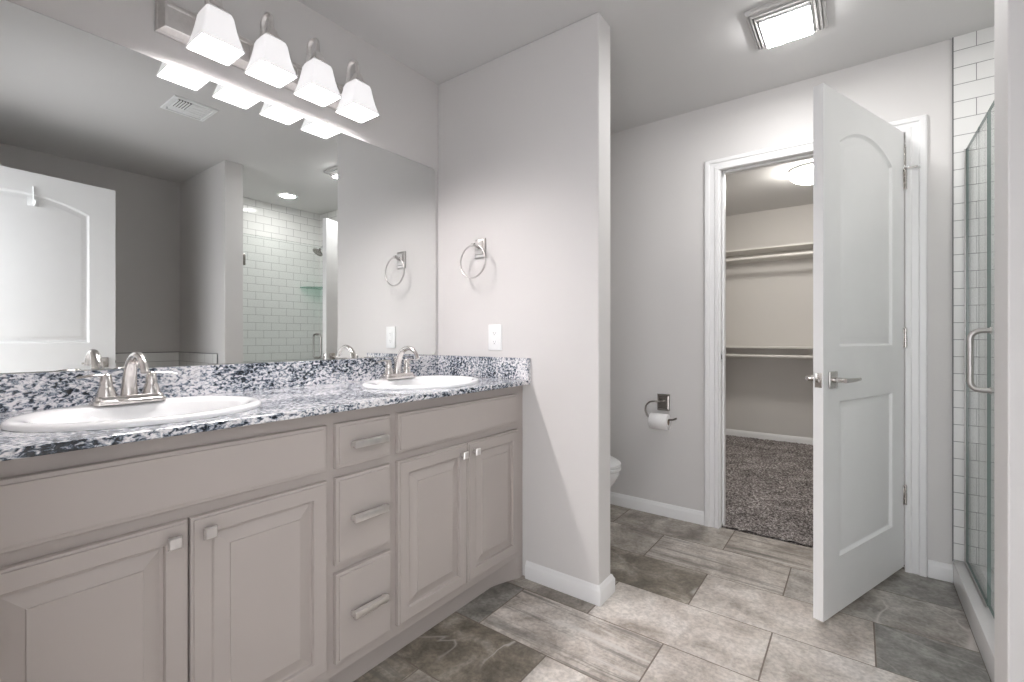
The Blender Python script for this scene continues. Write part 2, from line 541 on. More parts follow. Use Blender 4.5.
for k in range(-7, 7):
    for m_ in range(-1, 5):
        x0, y0 = tile_at(k, m_)
        x1, y1 = x0 + TW, y0 + TH
        xa, xb, ya, yb = max(x0 + g, 0.0), min(x1 - g, XR), max(y0 + g, -0.9), min(y1 - g, Y_END)
        if xb - xa < 0.01 or yb - ya < 0.01:
            continue
        if xa > XT and ya > W2:
            continue
        if xb > XT and ya > W2 - 0.05:
            xb = XT
        if ya > YB - 0.02 and (xb < DX0 or xa > DX1):
            continue
        dk_, stv, vn, wm = look.get((k, m_), (random.choice((0.05, 0.2, 0.6)), random.random() * 0.4, random.random() * 0.3, 1.0))
        rv = random.random()
        e = 0.0012
        top = [bm.verts.new(p) for p in ((xa + e, ya + e, 0), (xb - e, ya + e, 0), (xb - e, yb - e, 0), (xa + e, yb - e, 0))]
        bot = [bm.verts.new(p) for p in ((xa, ya, -0.0015), (xb, ya, -0.0015), (xb, yb, -0.0015), (xa, yb, -0.0015))]
        fs = [bm.faces.new(top)] + [bm.faces.new((bot[i], bot[(i + 1) % 4], top[(i + 1) % 4], top[i])) for i in range(4)]
        for f in fs:
            f.material_index = 0
            f[la['dark']] = dk_; f[la['streak']] = stv; f[la['vein']] = vn; f[la['warm']] = wm; f[la['rnd']] = rv
struct('floor', bm, [M['floor_tile'], M['grout']], 'stone-look rectangular floor tiles in grey and taupe, laid in a running bond', 'floor')

bm = bm_new()
nx, ny = 150, 170
gv = [[bm.verts.new((XC0 + (XC1 - XC0) * i / nx, Y_END + (YC - Y_END) * j / ny, 0.004 + random.random() * 0.012)) for i in range(nx + 1)] for j in range(ny + 1)]
for j in range(ny):
    for i in range(nx):
        bm.faces.new((gv[j][i], gv[j][i + 1], gv[j + 1][i + 1], gv[j + 1][i]))
box(bm, XC0, XC1, Y_END, YC, -0.05, 0.001)
struct('floor_closet', bm, M['carpet'], 'brown-grey speckled carpet on the closet floor', 'carpet')

# ------------------------------------------------------------------ baseboards
def sweep(bm, path, prof, side=1, mi=0):
    """path: xy points; prof: (out, z) loop; miters at corners. out is to the left of travel * side"""
    n = len(path); P_ = [Vector(p) for p in path]
    rings = []
    for i in range(n):
        if i == 0: d0 = d1 = (P_[1] - P_[0]).normalized()
        elif i == n - 1: d0 = d1 = (P_[-1] - P_[-2]).normalized()
        else:
            d0 = (P_[i] - P_[i - 1]).normalized(); d1 = (P_[i + 1] - P_[i]).normalized()
        n0 = Vector((-d0.y, d0.x)) * side; n1 = Vector((-d1.y, d1.x)) * side
        nn = (n0 + n1); nn = nn / max(0.2, nn.dot(n0))
        rings.append([(P_[i].x + nn.x * o, P_[i].y + nn.y * o, z) for o, z in prof])
    loft(bm, rings, mi=mi)
BPROF = [(0.0005, 0.0), (0.014, 0.0), (0.014, 0.054), (0.0115, 0.060), (0.009, 0.063), (0.0075, 0.069), (0.004, 0.075), (0.0005, 0.077)]
bm = bm_new(); sweep(bm, [(0.575, YP), (PW, YP), (PW, YP + PT), (0.0, YP + PT)], BPROF, side=-1)
struct('baseboard_middle', bm, M['white'], 'white baseboard wrapping the end of the partition wall', 'baseboard', 40)
bm = bm_new(); sweep(bm, [(0.0, YB), (1.074, YB)], BPROF, side=-1)
struct('baseboard_back', bm, M['white'], 'white baseboard under the toilet paper holder', 'baseboard', 40)
bm = bm_new(); sweep(bm, [(2.049, YB), (XT, YB)], BPROF, side=-1)
struct('baseboard_right', bm, M['white'], 'short white baseboard between closet casing and shower curb', 'baseboard', 40)
bm = bm_new(); sweep(bm, [(XC0, YB + WT + 0.03), (XC0, YC), (XC1, YC), (XC1, YB + WT + 0.03)], BPROF, side=-1)
struct('baseboard_closet', bm, M['white'], 'white baseboard around the carpeted closet', 'baseboard', 40)
bm = bm_new(); sweep(bm, [(GW, W2), (GW, W1), (2.16, W1)], BPROF, side=-1)
struct('baseboard_divider', bm, M['white'], 'white baseboard around the stub wall by the shower', 'baseboard', 40)

# ------------------------------------------------------------------ door casings (U-shaped mitred sweep in XZ)
CPROF = [(0.0, 0.0), (0.0, 0.009), (0.004, 0.012), (0.020, 0.012), (0.025, 0.008), (0.048, 0.011), (0.053, 0.017), (0.072, 0.019), (0.078, 0.014), (0.078, 0.0)]
def casing(bm, x0, x1, zt, y, ny=-1, wtop=None):
    """x0,x1 inner edges"""
    corners = [(x0, 0.0, -1, 0), (x0, zt, -1, 1), (x1, zt, 1, 1), (x1, 0.0, 1, 0)]
    rings = []
    for (x, z, sx, sz) in corners:
        rings.append([(x + sx * o, y + ny * (h + 0.0005), z + sz * o * 0.80) for o, h in CPROF])
    loft(bm, rings)
bm = bm_new(); casing(bm, DX0 - 0.008, DX1 - 0.001, DZ - 0.003, YB)
struct('trim_1', bm, M['white'], 'white fluted casing around the closet doorway', 'door casing', 30)
bm = bm_new()
box(bm, DX0 - 0.019, DX0, YB, YB + WT, 0.0, DZ + 0.001, 0.001)
box(bm, DX1, DX1 + 0.019, YB, YB + WT, 0.0, DZ + 0.001, 0.001)
box(bm, DX0 - 0.019, DX1 + 0.019, YB, YB + WT, DZ + 0.0011, DZ + 0.019, 0.001)
box(bm, DX0, DX0 + 0.011, YB + 0.04, YB + 0.075, 0.0, DZ, 0.002)
box(bm, DX1 - 0.011, DX1, YB + 0.04, YB + 0.075, 0.0, DZ, 0.002)
box(bm, DX0 + 0.011, DX1 - 0.011, YB + 0.04, YB + 0.075, DZ - 0.011, DZ, 0.002)
jamb = struct('trim_2', bm, M['white'], 'white jamb lining the closet doorway', 'door jamb')
bm = bm_new(); box(bm, DX0, DX0 + 0.0015, YB + 0.004, YB + 0.032, 0.955, 1.012, 0.0005)
box(bm, DX0 + 0.0012, DX0 + 0.002, YB + 0.010, YB + 0.026, 0.97, 0.997, mi=1)
tag(obj('strike_plate', bm, [M['chrome'], M['dark']], parent=jamb), 'metal strike plate')
bm = bm_new()
box(bm, 1.27, 1.289, YF - 0.12, YF, 0, DZ, 0.001); box(bm, 2.071, 2.09, YF - 0.12, YF, 0, DZ, 0.001)
box(bm, 1.27, 2.09, YF - 0.12, YF, DZ + 0.0005, DZ + 0.019, 0.001)
struct('trim_3', bm, M['white'], 'white jamb lining the entry doorway', 'door jamb')

# ------------------------------------------------------------------ moulded two-panel arch doors
def panel_loop(x0, x1, z0, z1, arch, ins, y, n=18):
    """loop, counter-clockwise seen from +y... arch = extra rise at the centre"""
    a, b_ = x0 + ins, x1 - ins
    pts = [(a, y, z0 + ins), (b_, y, z0 + ins)]
    if arch <= 0:
        pts += [(b_, y, z1 - ins), (a, y, z1 - ins)]
        return pts
    half = (x1 - x0) / 2
    R = (half * half + arch * arch) / (2 * arch)
    cx_, cz_ = (x0 + x1) / 2, z1 + arch - R
    Ri = R - ins
    hw = half - ins
    a0 = math.asin(hw / Ri)
    for i in range(n + 1):
        t = a0 - 2 * a0 * i / n
        pts.append((cx_ + Ri * math.sin(t), y, cz_ + Ri * math.cos(t)))
    return pts
DPROF = [(0.0, 0.0), (0.004, -0.006), (0.010, -0.0105), (0.019, -0.0105), (0.038, -0.003), (0.044, -0.002)]
def door_leaf(w_, h_, t_, panels):
    bm = bm_new()
    for face, sgn in ((0.0, 1), (-t_, -1)):
        edges = []
        outer = [bm.verts.new(p) for p in ((0.0, face, 0), (w_, face, 0), (w_, face, h_), (0.0, face, h_))]
        for i in range(4): edges.append(bm.edges.new((outer[i], outer[(i + 1) % 4])))
        for (x0, x1, z0, z1, ar) in panels:
            prev = None
            for ins, dep in DPROF:
                loop = [bm.verts.new(p) for p in panel_loop(x0, x1, z0, z1, ar, ins, face + sgn * dep)]
                n = len(loop)
                if prev is None:
                    for i in range(n): edges.append(bm.edges.new((loop[i], loop[(i + 1) % n])))
                else:
                    for i in range(n):
                        j = (i + 1) % n
                        bm.faces.new((prev[i], prev[j], loop[j], loop[i]))
                prev = loop
            bm.faces.new(prev)
        bmesh.ops.triangle_fill(bm, use_beauty=True, use_dissolve=False, edges=edges)
    # rim
    c = [(0, 0), (w_, 0), (w_, h_), (0, h_)]
    for i in range(4):
        (xa, za), (xb, zb) = c[i], c[(i + 1) % 4]
        bm.faces.new([bm.verts.new(p) for p in ((xa, 0, za), (xb, 0, zb), (xb, -t_, zb), (xa, -t_, za))])
    return bm
def make_door(name, hinge, free, w_, zb, zt, lever, label, stops=True):
    ang = math.atan2(free[1] - hinge[1], free[0] - hinge[0])
    root = empty(name, (hinge[0], hinge[1], 0), ang)
    tag(root, label, 'door', kind='structure')
    h_ = zt - zb
    st = 0.134
    panels = [(st, w_ - st, 0.240 - zb, 0.848 - zb, 0.0), (st, w_ - st, 1.062 - zb, 1.868 - zb, 0.075)]
    obj('door_leaf', door_leaf(w_, h_, 0.035, panels), M['door'], root, smooth=25, loc=(0, 0, zb))
    # hinges
    for z in (0.359, 1.094, 1.834):
        bm = bm_new()
        for q in range(3):
            lathe(bm, [(0.0055, -0.0145 + 0.0005), (0.0055, 0.0145 - 0.0005)], (-0.004, 0.006, z + (q - 1) * 0.030), 10)
        lathe(bm, [(0.001, 0.050), (0.004, 0.048), (0.005, 0.045)], (-0.004, 0.006, z), 8)
        box(bm, 0.0005, 0.002, -0.030, 0.0, z - 0.045, z + 0.045, 0.0003)
        box(bm, -0.0005, 0.012, 0.0002, 0.0022, z - 0.045, z + 0.045, 0.0005)
        tag(obj('hinge', bm, M['faucet'], root, smooth=40), 'brushed nickel hinge')
    if stops:
        bm = bm_new()
        lathe(bm, [(0.007, 0.0), (0.007, 0.006)], (-0.004, 0.006, 1.885), 10)
        tube(bm, [(-0.004, 0.006, 1.888), (-0.012, 0.035, 1.888), (-0.018, 0.05, 1.888)], 0.0035, 8)
        lathe(bm, [(0.009, 0.0), (0.009, 0.009)], (-0.021, 0.048, 1.888), 12, 'y', mi=1)
        tube(bm, [(-0.002, 0.008, 1.888), (0.02, 0.022, 1.888)], 0.003, 8)
        lathe(bm, [(0.007, 0.0), (0.007, 0.008)], (0.023, 0.017, 1.888), 12, 'y', mi=1)
        tag(obj('hinge_stop', bm, [M['faucet'], M['plastic']], root, smooth=40), 'hinge-pin door stop with white bumpers')
        bm = bm_new()
        tube(bm, [(-0.006, 0.004, 1.99), (-0.006, 0.004, 1.90)], 0.0035, 8)
        box(bm, -0.012, 0.0, 0.0005, 0.006, 1.985, 2.0, 0.001)
        obj('hinge_rod', bm, M['faucet'], root, smooth=40)
    if lever:
        s0, z0 = w_ - 0.070, 0.935
        for sg, y0 in ((1, 0.0), (-1, -0.035)):
            bm = bm_new()
            yy = lambda d: y0 + sg * d
            a, b_ = sorted((yy(0.0002), yy(0.007)))
            box(bm, s0 - 0.032, s0 + 0.032, a, b_, z0 - 0.032, z0 + 0.032, 0.002)
            rs = obj('rosette', bm, M['faucet'], root, smooth=40)
            bm = bm_new()
            tube(bm, [(s0, yy(0.006), z0), (s0, yy(0.050), z0)], 0.010, 14)
            rings = []
            for q in range(7):
                f = q / 6
                xx = s0 + 0.012 - 0.130 * f
                hw = 0.0095 - 0.003 * f; th = 0.006 - 0.002 * f
                yc = yy(0.050 + 0.004 * math.sin(f * PI))
                rings.append([(xx, yc + th * math.sin(t) , z0 + hw * math.cos(t)) for t in [2 * PI * k / 10 for k in range(10)]])
            loft(bm, rings)
            obj('lever', bm, M['faucet'], root, smooth=50)
        bm = bm_new()
        box(bm, w_, w_ + 0.0012, -0.030, -0.005, z0 - 0.028, z0 + 0.028, 0.0004)
        box(bm, w_ + 0.001, w_ + 0.009, -0.024, -0.012, z0 - 0.008, z0 + 0.008, 0.002, mi=1)
        obj('latch_plate', bm, [M['faucet'], M['darkmetal']], root, smooth=40)
    return root
closet_door = make_door('door_1', (1.9645, 2.844), (1.688, 2.108), 0.787, 0.025, 2.057, True,
          'white arch-panel door standing open from the closet doorway', True)
entry_door = make_door('door_2', (2.055, 0.035), (2.160, 0.909), 0.880, 0.025, 2.065, True,
          'white arch-panel entry door seen reflected at the left of the mirror', False)

def door_hook(root, s, z, y0, sg, label):
    """adhesive hook: its empty takes the door's own frame"""
    ang = root.rotation_euler.z
    u = Vector((math.cos(ang), math.sin(ang))); n = Vector((-math.sin(ang), math.cos(ang)))
    p = Vector(root.location.xy) + u * s + n * (y0 + sg * 0.0003)
    e = empty('door_hook', (p.x, p.y, z), ang + (0 if sg > 0 else PI))
    bm = bm_new(); box(bm, -0.024, 0.024, 0.0, 0.005, -0.028, 0.022, 0.002)
    obj('hook_base', bm, M['plastic'], e, smooth=40)
    bm = bm_new()
    pts = [(0, 0.006, 0.085), (0, 0.008, 0.02), (0, 0.010, -0.010), (0, 0.018, -0.022), (0, 0.030, -0.020), (0, 0.036, -0.006), (0, 0.037, 0.004)]
    tube(bm, pts, [(0.008, 0.0035)] * 5 + [(0.008, 0.004)] * 2, 10)
    obj('hook_arm', bm, M['plastic'], e, smooth=50)
    tag(e, label, 'hook')
    return e
door_hook(entry_door, 0.488, 1.895, 0.0, 1, 'white plastic hook on the entry door, reflected in the mirror')
door_hook(closet_door, 0.60, 1.87, -0.035, -1, 'small hook on the far side of the closet door, reflected beside the partition')

# ------------------------------------------------------------------ shower: tile, curb, pan, glass
bm = bm_new(); box(bm, XT + 0.003, XR, YB - 0.008, YB, 0.0, H)
struct('wall_shower_back', bm, M['tile_back'], 'white subway tile wall behind the shower glass', 'tiled wall')
bm = bm_new(); box(bm, XT - 0.001, XT + 0.0025, YB - 0.0095, YB, 0.0945, H)
struct('trim_4', bm, M['grey_edge'], 'thin dark metal strip where the shower tile begins', 'tile edging')
bm = bm_new(); box(bm, XR - 0.008, XR, W2, YB - 0.008, 0.0, H)
struct('wall_shower_right', bm, M['tile_side'], 'white subway tile side wall of the shower, seen in the mirror', 'tiled wall')
bm = bm_new(); box(bm, GW + 0.07, XR - 0.008, W2, W2 + 0.008, 0.0, H)
struct('wall_shower_front', bm, M['tile_back'], 'white subway tile on the shower side of the stub wall', 'tiled wall')
bm = bm_new(); box(bm, 2.19, XR - 0.008, W1 - 0.008, W1, 0.0, 0.966)
box(bm, XR - 0.008, XR, 0.05, W1, 0.0, 0.966)
struct('wall_tub_tile', bm, M['tile_tub'], 'low band of white subway tile along the tub alcove, seen in the mirror', 'tiled wall')
bm = bm_new(); box(bm, 2.187, XR - 0.008, W1 - 0.0095, W1, 0.966, 0.971); box(bm, 2.185, 2.190, W1 - 0.0095, W1, 0.0, 0.971)
box(bm, XR - 0.0095, XR, 0.05, W1, 0.966, 0.971)
struct('trim_5', bm, M['grey_edge'], 'thin dark edging on top of the low tub tile', 'tile edging')
bm = bm_new(); box(bm, XT, XT + 0.125, W2, YB - 0.008, 0.0, 0.100, 0.004)
struct('trim_6', bm, M['curb'], 'low white shower curb under the glass', 'shower curb', 40)
bm = bm_new(); box(bm, XT + 0.125, XR - 0.008, W2 + 0.008, YB - 0.008, 0.0, 0.03)
struct('floor_shower', bm, M['curb'], 'white shower pan behind the curb', 'shower floor')
GX = 2.180
def pane(bm, y0, y1, z0, z1, x=GX, t=0.0095):
    r = bmesh.ops.create_cube(bm, size=1.0)
    for v in r['verts']:
        v.co = Vector((x + v.co.x * t, (y0 + y1) / 2 + v.co.y * (y1 - y0), (z0 + z1) / 2 + v.co.z * (z1 - z0)))
    for f in set(f for v in r['verts'] for f in v.link_faces):
        f.material_index = 0 if abs(f.normal.x) > 0.5 or abs(f.calc_center_median().x - x) > t * 0.4 else 1
e = empty('glass_screen', (0, 0, 0))
tag(e, 'fixed clear glass shower panel next to the tiled back wall', 'shower glass')
bm = bm_new(); pane(bm, 2.427, YB - 0.012, 0.106, 1.930); obj('glass_pane', bm, [M['glass'], M['glass_edge']], e)
bm = bm_new()
box(bm, GX - 0.010, GX - 0.0055, 2.427, YB - 0.010, 0.1005, 0.112, 0.0008); box(bm, GX + 0.0055, GX + 0.010, 2.427, YB - 0.010, 0.1005, 0.112, 0.0008)
box(bm, GX - 0.010, GX + 0.010, 2.427, YB - 0.010, 0.1005, 0.104)
box(bm, GX - 0.010, GX - 0.0055, YB - 0.017, YB - 0.0085, 0.1005, 1.930, 0.0008); box(bm, GX + 0.0055, GX + 0.010, YB - 0.017, YB - 0.0085, 0.1005, 1.930, 0.0008)
tag(obj('channel', bm, M['pewter'], e), 'metal channel at wall and curb')
e = empty('shower_door', (0, 0, 0))
tag(e, 'frameless hinged glass shower door with a steel D-handle', 'shower door')
bm = bm_new(); pane(bm, W2 + 0.012, 2.422, 0.112, 1.930); obj('glass_pane', bm, [M['glass'], M['glass_edge']], e)
for z in (0.38, 1.72):
    bm = bm_new()
    box(bm, GX - 0.014, GX - 0.0055, W2 + 0.0095, W2 + 0.060, z - 0.045, z + 0.045, 0.002)
    box(bm, GX + 0.0055, GX + 0.014, W2 + 0.0095, W2 + 0.060, z - 0.045, z + 0.045, 0.002)
    tag(obj('glass_hinge', bm, M['darkmetal'], e, smooth=40), 'dark metal glass hinge')
bm = bm_new()
hy = 2.352
for sg in (-1, 1):
    xo = GX + sg * 0.060
    r = 0.03
    pts = [(GX + sg * 0.005, hy, 1.123)] + [(GX + sg * 0.030, hy, 1.123)]
    pts += [(xo - sg * r + sg * r * math.sin(a), hy, 1.123 - r + r * math.cos(a)) for a in [PI / 2 * i / 6 for i in range(1, 7)]]
    pts += [(xo - sg * r + sg * r * math.cos(a), hy, 0.908 + r - r * math.sin(a)) for a in [PI / 2 * i / 6 for i in range(0, 7)]]
    pts += [(GX + sg * 0.005, hy, 0.908)]
    tube(bm, pts, 0.0095, 14)
    for z in (1.123, 0.908):
        lathe(bm, [(0.013, 0.0), (0.013, 0.003)], (GX + sg * 0.006 - (0.003 if sg < 0 else 0), hy, z), 14, 'x')
tag(obj('handle', bm, M['pewter'], e, smooth=50), 'brushed steel D-handle')
# shower head and shelf
e = empty('showerhead', (2.70, YB - 0.008, 2.06))
tag(e, 'round shower head on a bent arm, seen in the mirror', 'shower head')
bm = bm_new(); lathe(bm, [(0.028, -0.0005), (0.028, -0.004), (0.012, -0.010)], (0, 0, 0), 20, 'y'); obj('flange', bm, M['chrome'], e, smooth=40)
bm = bm_new(); tube(bm, [(0, -0.005, 0), (0, -0.06, 0.012), (0, -0.11, 0.0), (0, -0.15, -0.04), (0, -0.16, -0.055)], 0.009, 12); obj('shower_arm', bm, M['chrome'], e, smooth=50)
bm = bm_new()
lathe(bm, [(0.012, 0.03), (0.016, 0.012), (0.045, -0.006), (0.055, -0.016), (0.055, -0.022), (0.048, -0.024)], (0, 0, 0), 24, 'z')
bmesh.ops.rotate(bm, verts=bm.verts, cent=(0, 0, 0), matrix=Matrix.Rotation(math.radians(-38), 3, 'X'))
bmesh.ops.translate(bm, verts=bm.verts, vec=(0, -0.175, -0.075))
obj('spray_face', bm, M['darkmetal'], e, smooth=40)
bm = bm_new()
zs, r_ = 1.618, 0.225
pts = [(XR - 0.009, YB - 0.009)] + [(XR - 0.009 - r_ * math.cos(a), YB - 0.009 - r_ * math.sin(a)) for a in [PI / 2 * i / 10 for i in range(11)]]
loft(bm, [[(x, y, zs) for x, y in pts], [(x, y, zs + 0.009) for x, y in pts]])
tag(obj('corner_shelf', bm, M['glass_green']), 'green-edged glass corner shelf inside the shower, seen in the mirror', 'shelf')

# ------------------------------------------------------------------ vanity cabinet
XFACE = 0.5525   # face frame front
XD = 0.572       # door fronts
def rect_rings(bm, y0, y1, z0, z1, xs, prof, mi=0):
    """raised-panel front facing +x; prof = (inset, depth)"""
    prev = None
    for ins, dep in prof:
        loop = [bm.verts.new(p) for p in ((xs + dep, y0 + ins, z0 + ins), (xs + dep, y1 - ins, z0 + ins), (xs + dep, y1 - ins, z1 - ins), (xs + dep, y0 + ins, z1 - ins))]
        if prev:
            for i in range(4):
                j = (i + 1) % 4
                bm.faces.new((prev[i], prev[j], loop[j], loop[i])).material_index = mi
        else:
            bm.faces.new(loop)
        prev = loop
    bm.faces.new(prev)
T = XD - XFACE - 0.0005
DOORP = [(0.0, -T), (0.0, -0.0065), (0.0015, -0.004), (0.006, -0.0035), (0.0075, 0.0), (0.043, 0.0), (0.0445, -0.0015), (0.046, -0.0105),
         (0.053, -0.011), (0.083, -0.003), (0.0845, 0.0), (0.0855, 0.0)]
SLABP = [(0.0, -T), (0.0, -0.0065), (0.0015, -0.004), (0.009, -0.0035), (0.0105, 0.0), (0.0115, 0.0)]
van = empty('vanity_cabinet', (0, 0, 0))
tag(van, 'greige double vanity cabinet with raised-panel doors and three drawers', 'vanity cabinet')
V0, V1 = 0.012, YP - 0.0015
bm = bm_new()
xb, xf_ = 0.535, XFACE
box(bm, xb, xf_, V0, V1, 0.833, 0.8835)            # top rail
box(bm, xb, xf_, V0, V1, 0.102, 0.152)              # bottom rail
zs0, zs1 = 0.152, 0.833
box(bm, xb, xf_, V0, 0.084, zs0, zs1); box(bm, xb, xf_, 0.744, 0.800, zs0, zs1)
box(bm, xb, xf_, 0.971, 1.032, zs0, zs1); box(bm, xb, xf_, 1.680, V1, zs0, zs1)
box(bm, xb, xf_, 0.084, 0.744, 0.677, 0.722); box(bm, xb, xf_, 1.032, 1.680, 0.677, 0.722)
box(bm, xb, xf_, 0.800, 0.971, 0.677, 0.722); box(bm, xb, xf_, 0.800, 0.971, 0.395, 0.440)
box(bm, xb, xf_, 0.398, 0.430, zs0, 0.677); box(bm, xb, xf_, 1.341, 1.373, zs0, 0.677)
obj('face_frame', bm, M['cab'], van)
bm = bm_new()
box(bm, 0.003, xb, V0, V0 + 0.016, 0.0, 0.8835); box(bm, 0.003, xb, V1 - 0.016, V1, 0.102, 0.8835)
box(bm, 0.003, xb, V0 + 0.016, V1 - 0.016, 0.102, 0.118)
box(bm, 0.003, 0.009, V0 + 0.016, V1 - 0.016, 0.118, 0.70)
obj('carcass', bm, M['cabin'], van)
bm = bm_new()
TK = [(0.500, V0 + 0.017), (0.500, 1.585), (0.506, 1.610), (0.530, 1.675), (0.545, 1.705), (XFACE, 1.722), (XFACE, V1)]
loft(bm, [[(x, y, 0.0005), (x, y, 0.1018), (x - 0.014, y, 0.1018), (x - 0.014, y, 0.0005)] for x, y in TK])
obj('toe_kick', bm, M['cab'], van, smooth=30)
def knob(parent, y, z):
    bm = bm_new()
    rings = []
    for d, hs in ((0.0, 0.0075), (0.014, 0.005), (0.016, 0.011), (0.018, 0.013), (0.023, 0.013), (0.026, 0.0105)):
        rings.append([(XD + 0.0003 + d, y + sy * hs, z + sz * hs) for sy, sz in ((-1, -1), (1, -1), (1, 1), (-1, 1))])
    loft(bm, rings)
    tag(obj('knob', bm, M['nickel'], parent), 'square brushed nickel knob')
def pull(parent, y, z, L=0.124):
    bm = bm_new()
    for s in (-1, 1):
        box(bm, XD + 0.0003, XD + 0.020, y + s * (L / 2 - 0.006) - 0.005, y + s * (L / 2 - 0.006) + 0.005, z - 0.007, z + 0.007, 0.001)
    box(bm, XD + 0.0165, XD + 0.026, y - L / 2, y + L / 2, z - 0.0105, z + 0.0105, 0.002)
    box(bm, XD + 0.010, XD + 0.0175, y - L / 2 + 0.002, y + L / 2 - 0.002, z + 0.005, z + 0.0105, 0.001)
    tag(obj('pull', bm, M['nickel'], parent, smooth=40), 'brushed nickel bar pull')
for y0, y1, ky in ((0.070, 0.412, 0.379), (0.416, 0.760, 0.449), (1.015, 1.3545, 1.3205), (1.3585, 1.697, 1.3915)):
    bm = bm_new(); rect_rings(bm, y0, y1, 0.138, 0.6855, XD, DOORP)
    d = obj('cabinet_door', bm, M['cab'], van)
    knob(d, ky, 0.648)
for z0, z1 in ((0.7135, 0.8455), (0.429, 0.686), (0.139, 0.4045)):
    bm = bm_new(); rect_rings(bm, 0.786, 0.985, z0, z1, XD, SLABP)
    d = obj('drawer', bm, M['cab'], van)
    pull(d, 0.8945, (z0 + z1) / 2 - 0.001)
for y0, y1 in ((0.070, 0.757), (1.015, 1.694)):
    bm = bm_new(); rect_rings(bm, y0, y1, 0.7135, 0.8455, XD, SLABP)
    obj('false_front', bm, M['cab'], van)

# ------------------------------------------------------------------ granite top
ct = empty('countertop', (0, 0, 0))
tag(ct, 'speckled black, white and grey granite vanity countertop with backsplash', 'countertop')
SINKS = [(0.325, 0.408), (0.325, 1.350)]
SA, SB = 0.216, 0.261     # sink half sizes x, y (rim)
ZT, ZB = 0.904, 0.8842
bm = bm_new()
CXE = 0.600
loops = {}
for z in (ZT, ZB):
    edges = []
    outer = []
    c = [(0.002, V0 - 0.01), (CXE - (0.003 if z == ZT else 0.002), V0 - 0.01), (CXE - (0.003 if z == ZT else 0.002), V1 + 0.0005), (0.002, V1 + 0.0005)]
    outer = [bm.verts.new((x, y, z)) for x, y in c]
    es = [bm.edges.new((outer[i], outer[(i + 1) % 4])) for i in range(4)]
    inner = []
    for sx, sy in SINKS:
        lp = [bm.verts.new((sx + (SA - 0.02) * math.cos(a), sy + (SB - 0.02) * math.sin(a), z)) for a in [2 * PI * i / 48 for i in range(48)]]
        es += [bm.edges.new((lp[i], lp[(i + 1) % 48])) for i in range(48)]
        inner.append(lp)
    bmesh.ops.triangle_fill(bm, use_beauty=True, edges=es)
    loops[z] = (outer, inner)
(o1, i1), (o0, i0) = loops[ZT], loops[ZB]
for a_, b_ in list(zip(i1, i0)):
    for i in range(48):
        bm.faces.new((a_[i], a_[(i + 1) % 48], b_[(i + 1) % 48], b_[i]))
# front edge with a small round
fr = [(CXE - 0.003, ZT), (CXE - 0.0008, ZT - 0.001), (CXE, ZT - 0.003), (CXE, ZB + 0.002), (CXE - 0.002, ZB)]
ya, yb_ = V0 - 0.01, V1 + 0.0005
for (xa, za), (xb2, zb) in zip(fr[:-1], fr[1:]):
    bm.faces.new([bm.verts.new(p) for p in ((xa, ya, za), (xa, yb_, za), (xb2, yb_, zb), (xb2, ya, zb))])
for y in (ya, yb_):
    bm.faces.new([bm.verts.new(p) for p in [(0.002, y, ZB), (0.002, y, ZT)] + [(x, y, z) for x, z in fr]])
bm.faces.new([bm.verts.new(p) for p in ((0.002, ya, ZB), (0.002, yb_, ZB), (0.002, yb_, ZT), (0.002, ya, ZT))])
bmesh.ops.remove_doubles(bm, verts=bm.verts, dist=1e-5)
obj('slab', bm, M['granite'], ct)
bm = bm_new(); box(bm, 0.001, 0.020, ya, yb_, ZT + 0.0003, 1.003, 0.0015); obj('backsplash', bm, M['granite'], ct)
bm = bm_new(); box(bm, 0.0205, 0.597, YP - 0.0195, yb_, ZT + 0.0003, 1.003, 0.0015); obj('side_splash', bm, M['granite'], ct)

# ------------------------------------------------------------------ sinks
def make_sink(sx, sy, label):
    e = empty('sink', (sx, sy, ZT))
    tag(e, label, 'sink', 'oval drop-in sinks')
    bm = bm_new()
    # (dx shift, a, b, z)
    prof = [(0, SA - 0.024, SB - 0.024, -0.004), (0, SA - 0.022, SB - 0.022, 0.0005), (0, SA, SB, 0.0005), (0, SA + 0.0005, SB + 0.0005, 0.006),
            (0, SA - 0.003, SB - 0.003, 0.0115), (0, SA - 0.010, SB - 0.010, 0.0145), (0.001, SA - 0.022, SB - 0.020, 0.0145),
            (0.018, SA - 0.052, SB - 0.034, 0.0125), (0.020, SA - 0.060, SB - 0.045, 0.004), (0.020, SA - 0.068, SB - 0.058, -0.03),
            (0.018, SA - 0.085, SB - 0.085, -0.08), (0.012, SA - 0.12, SB - 0.14, -0.118), (0.006, 0.035, 0.04, -0.13), (0.004, 0.018, 0.018, -0.132)]
    rings = [[(dx + a * math.cos(t), b_ * math.sin(t), z) for t in [2 * PI * i / 56 for i in range(56)]] for dx, a, b_, z in prof]
    loft(bm, rings, cap0=False, cap1=True)
    # outer shell below
    prof2 = [(0, SA - 0.024, SB - 0.024, -0.004), (0.016, SA - 0.06, SB - 0.05, -0.035), (0.014, SA - 0.075, SB - 0.075, -0.09), (0.01, SA - 0.11, SB - 0.13, -0.128), (0.004, 0.03, 0.03, -0.142)]
    rings = [[(dx + a * math.cos(t), b_ * math.sin(t), z) for t in [2 * PI * i / 56 for i in range(56)]] for dx, a, b_, z in prof2]
    loft(bm, rings, cap0=False, cap1=True)
    obj('basin', bm, M['porcelain'], e, smooth=60)
    bm = bm_new(); lathe(bm, [(0.021, -0.1312), (0.021, -0.129), (0.012, -0.1285), (0.003, -0.129)], (0.004, 0, 0), 20)
    obj('drain', bm, M['chrome'], e, smooth=40)
    return e
s1 = make_sink(*SINKS[0], 'oval white drop-in sink nearest the camera, left of the vanity top')
s2 = copy_tree(s1); s2.location = (*SINKS[1], ZT); s2['label'] = 'oval white drop-in sink at the far end next to the partition wall'

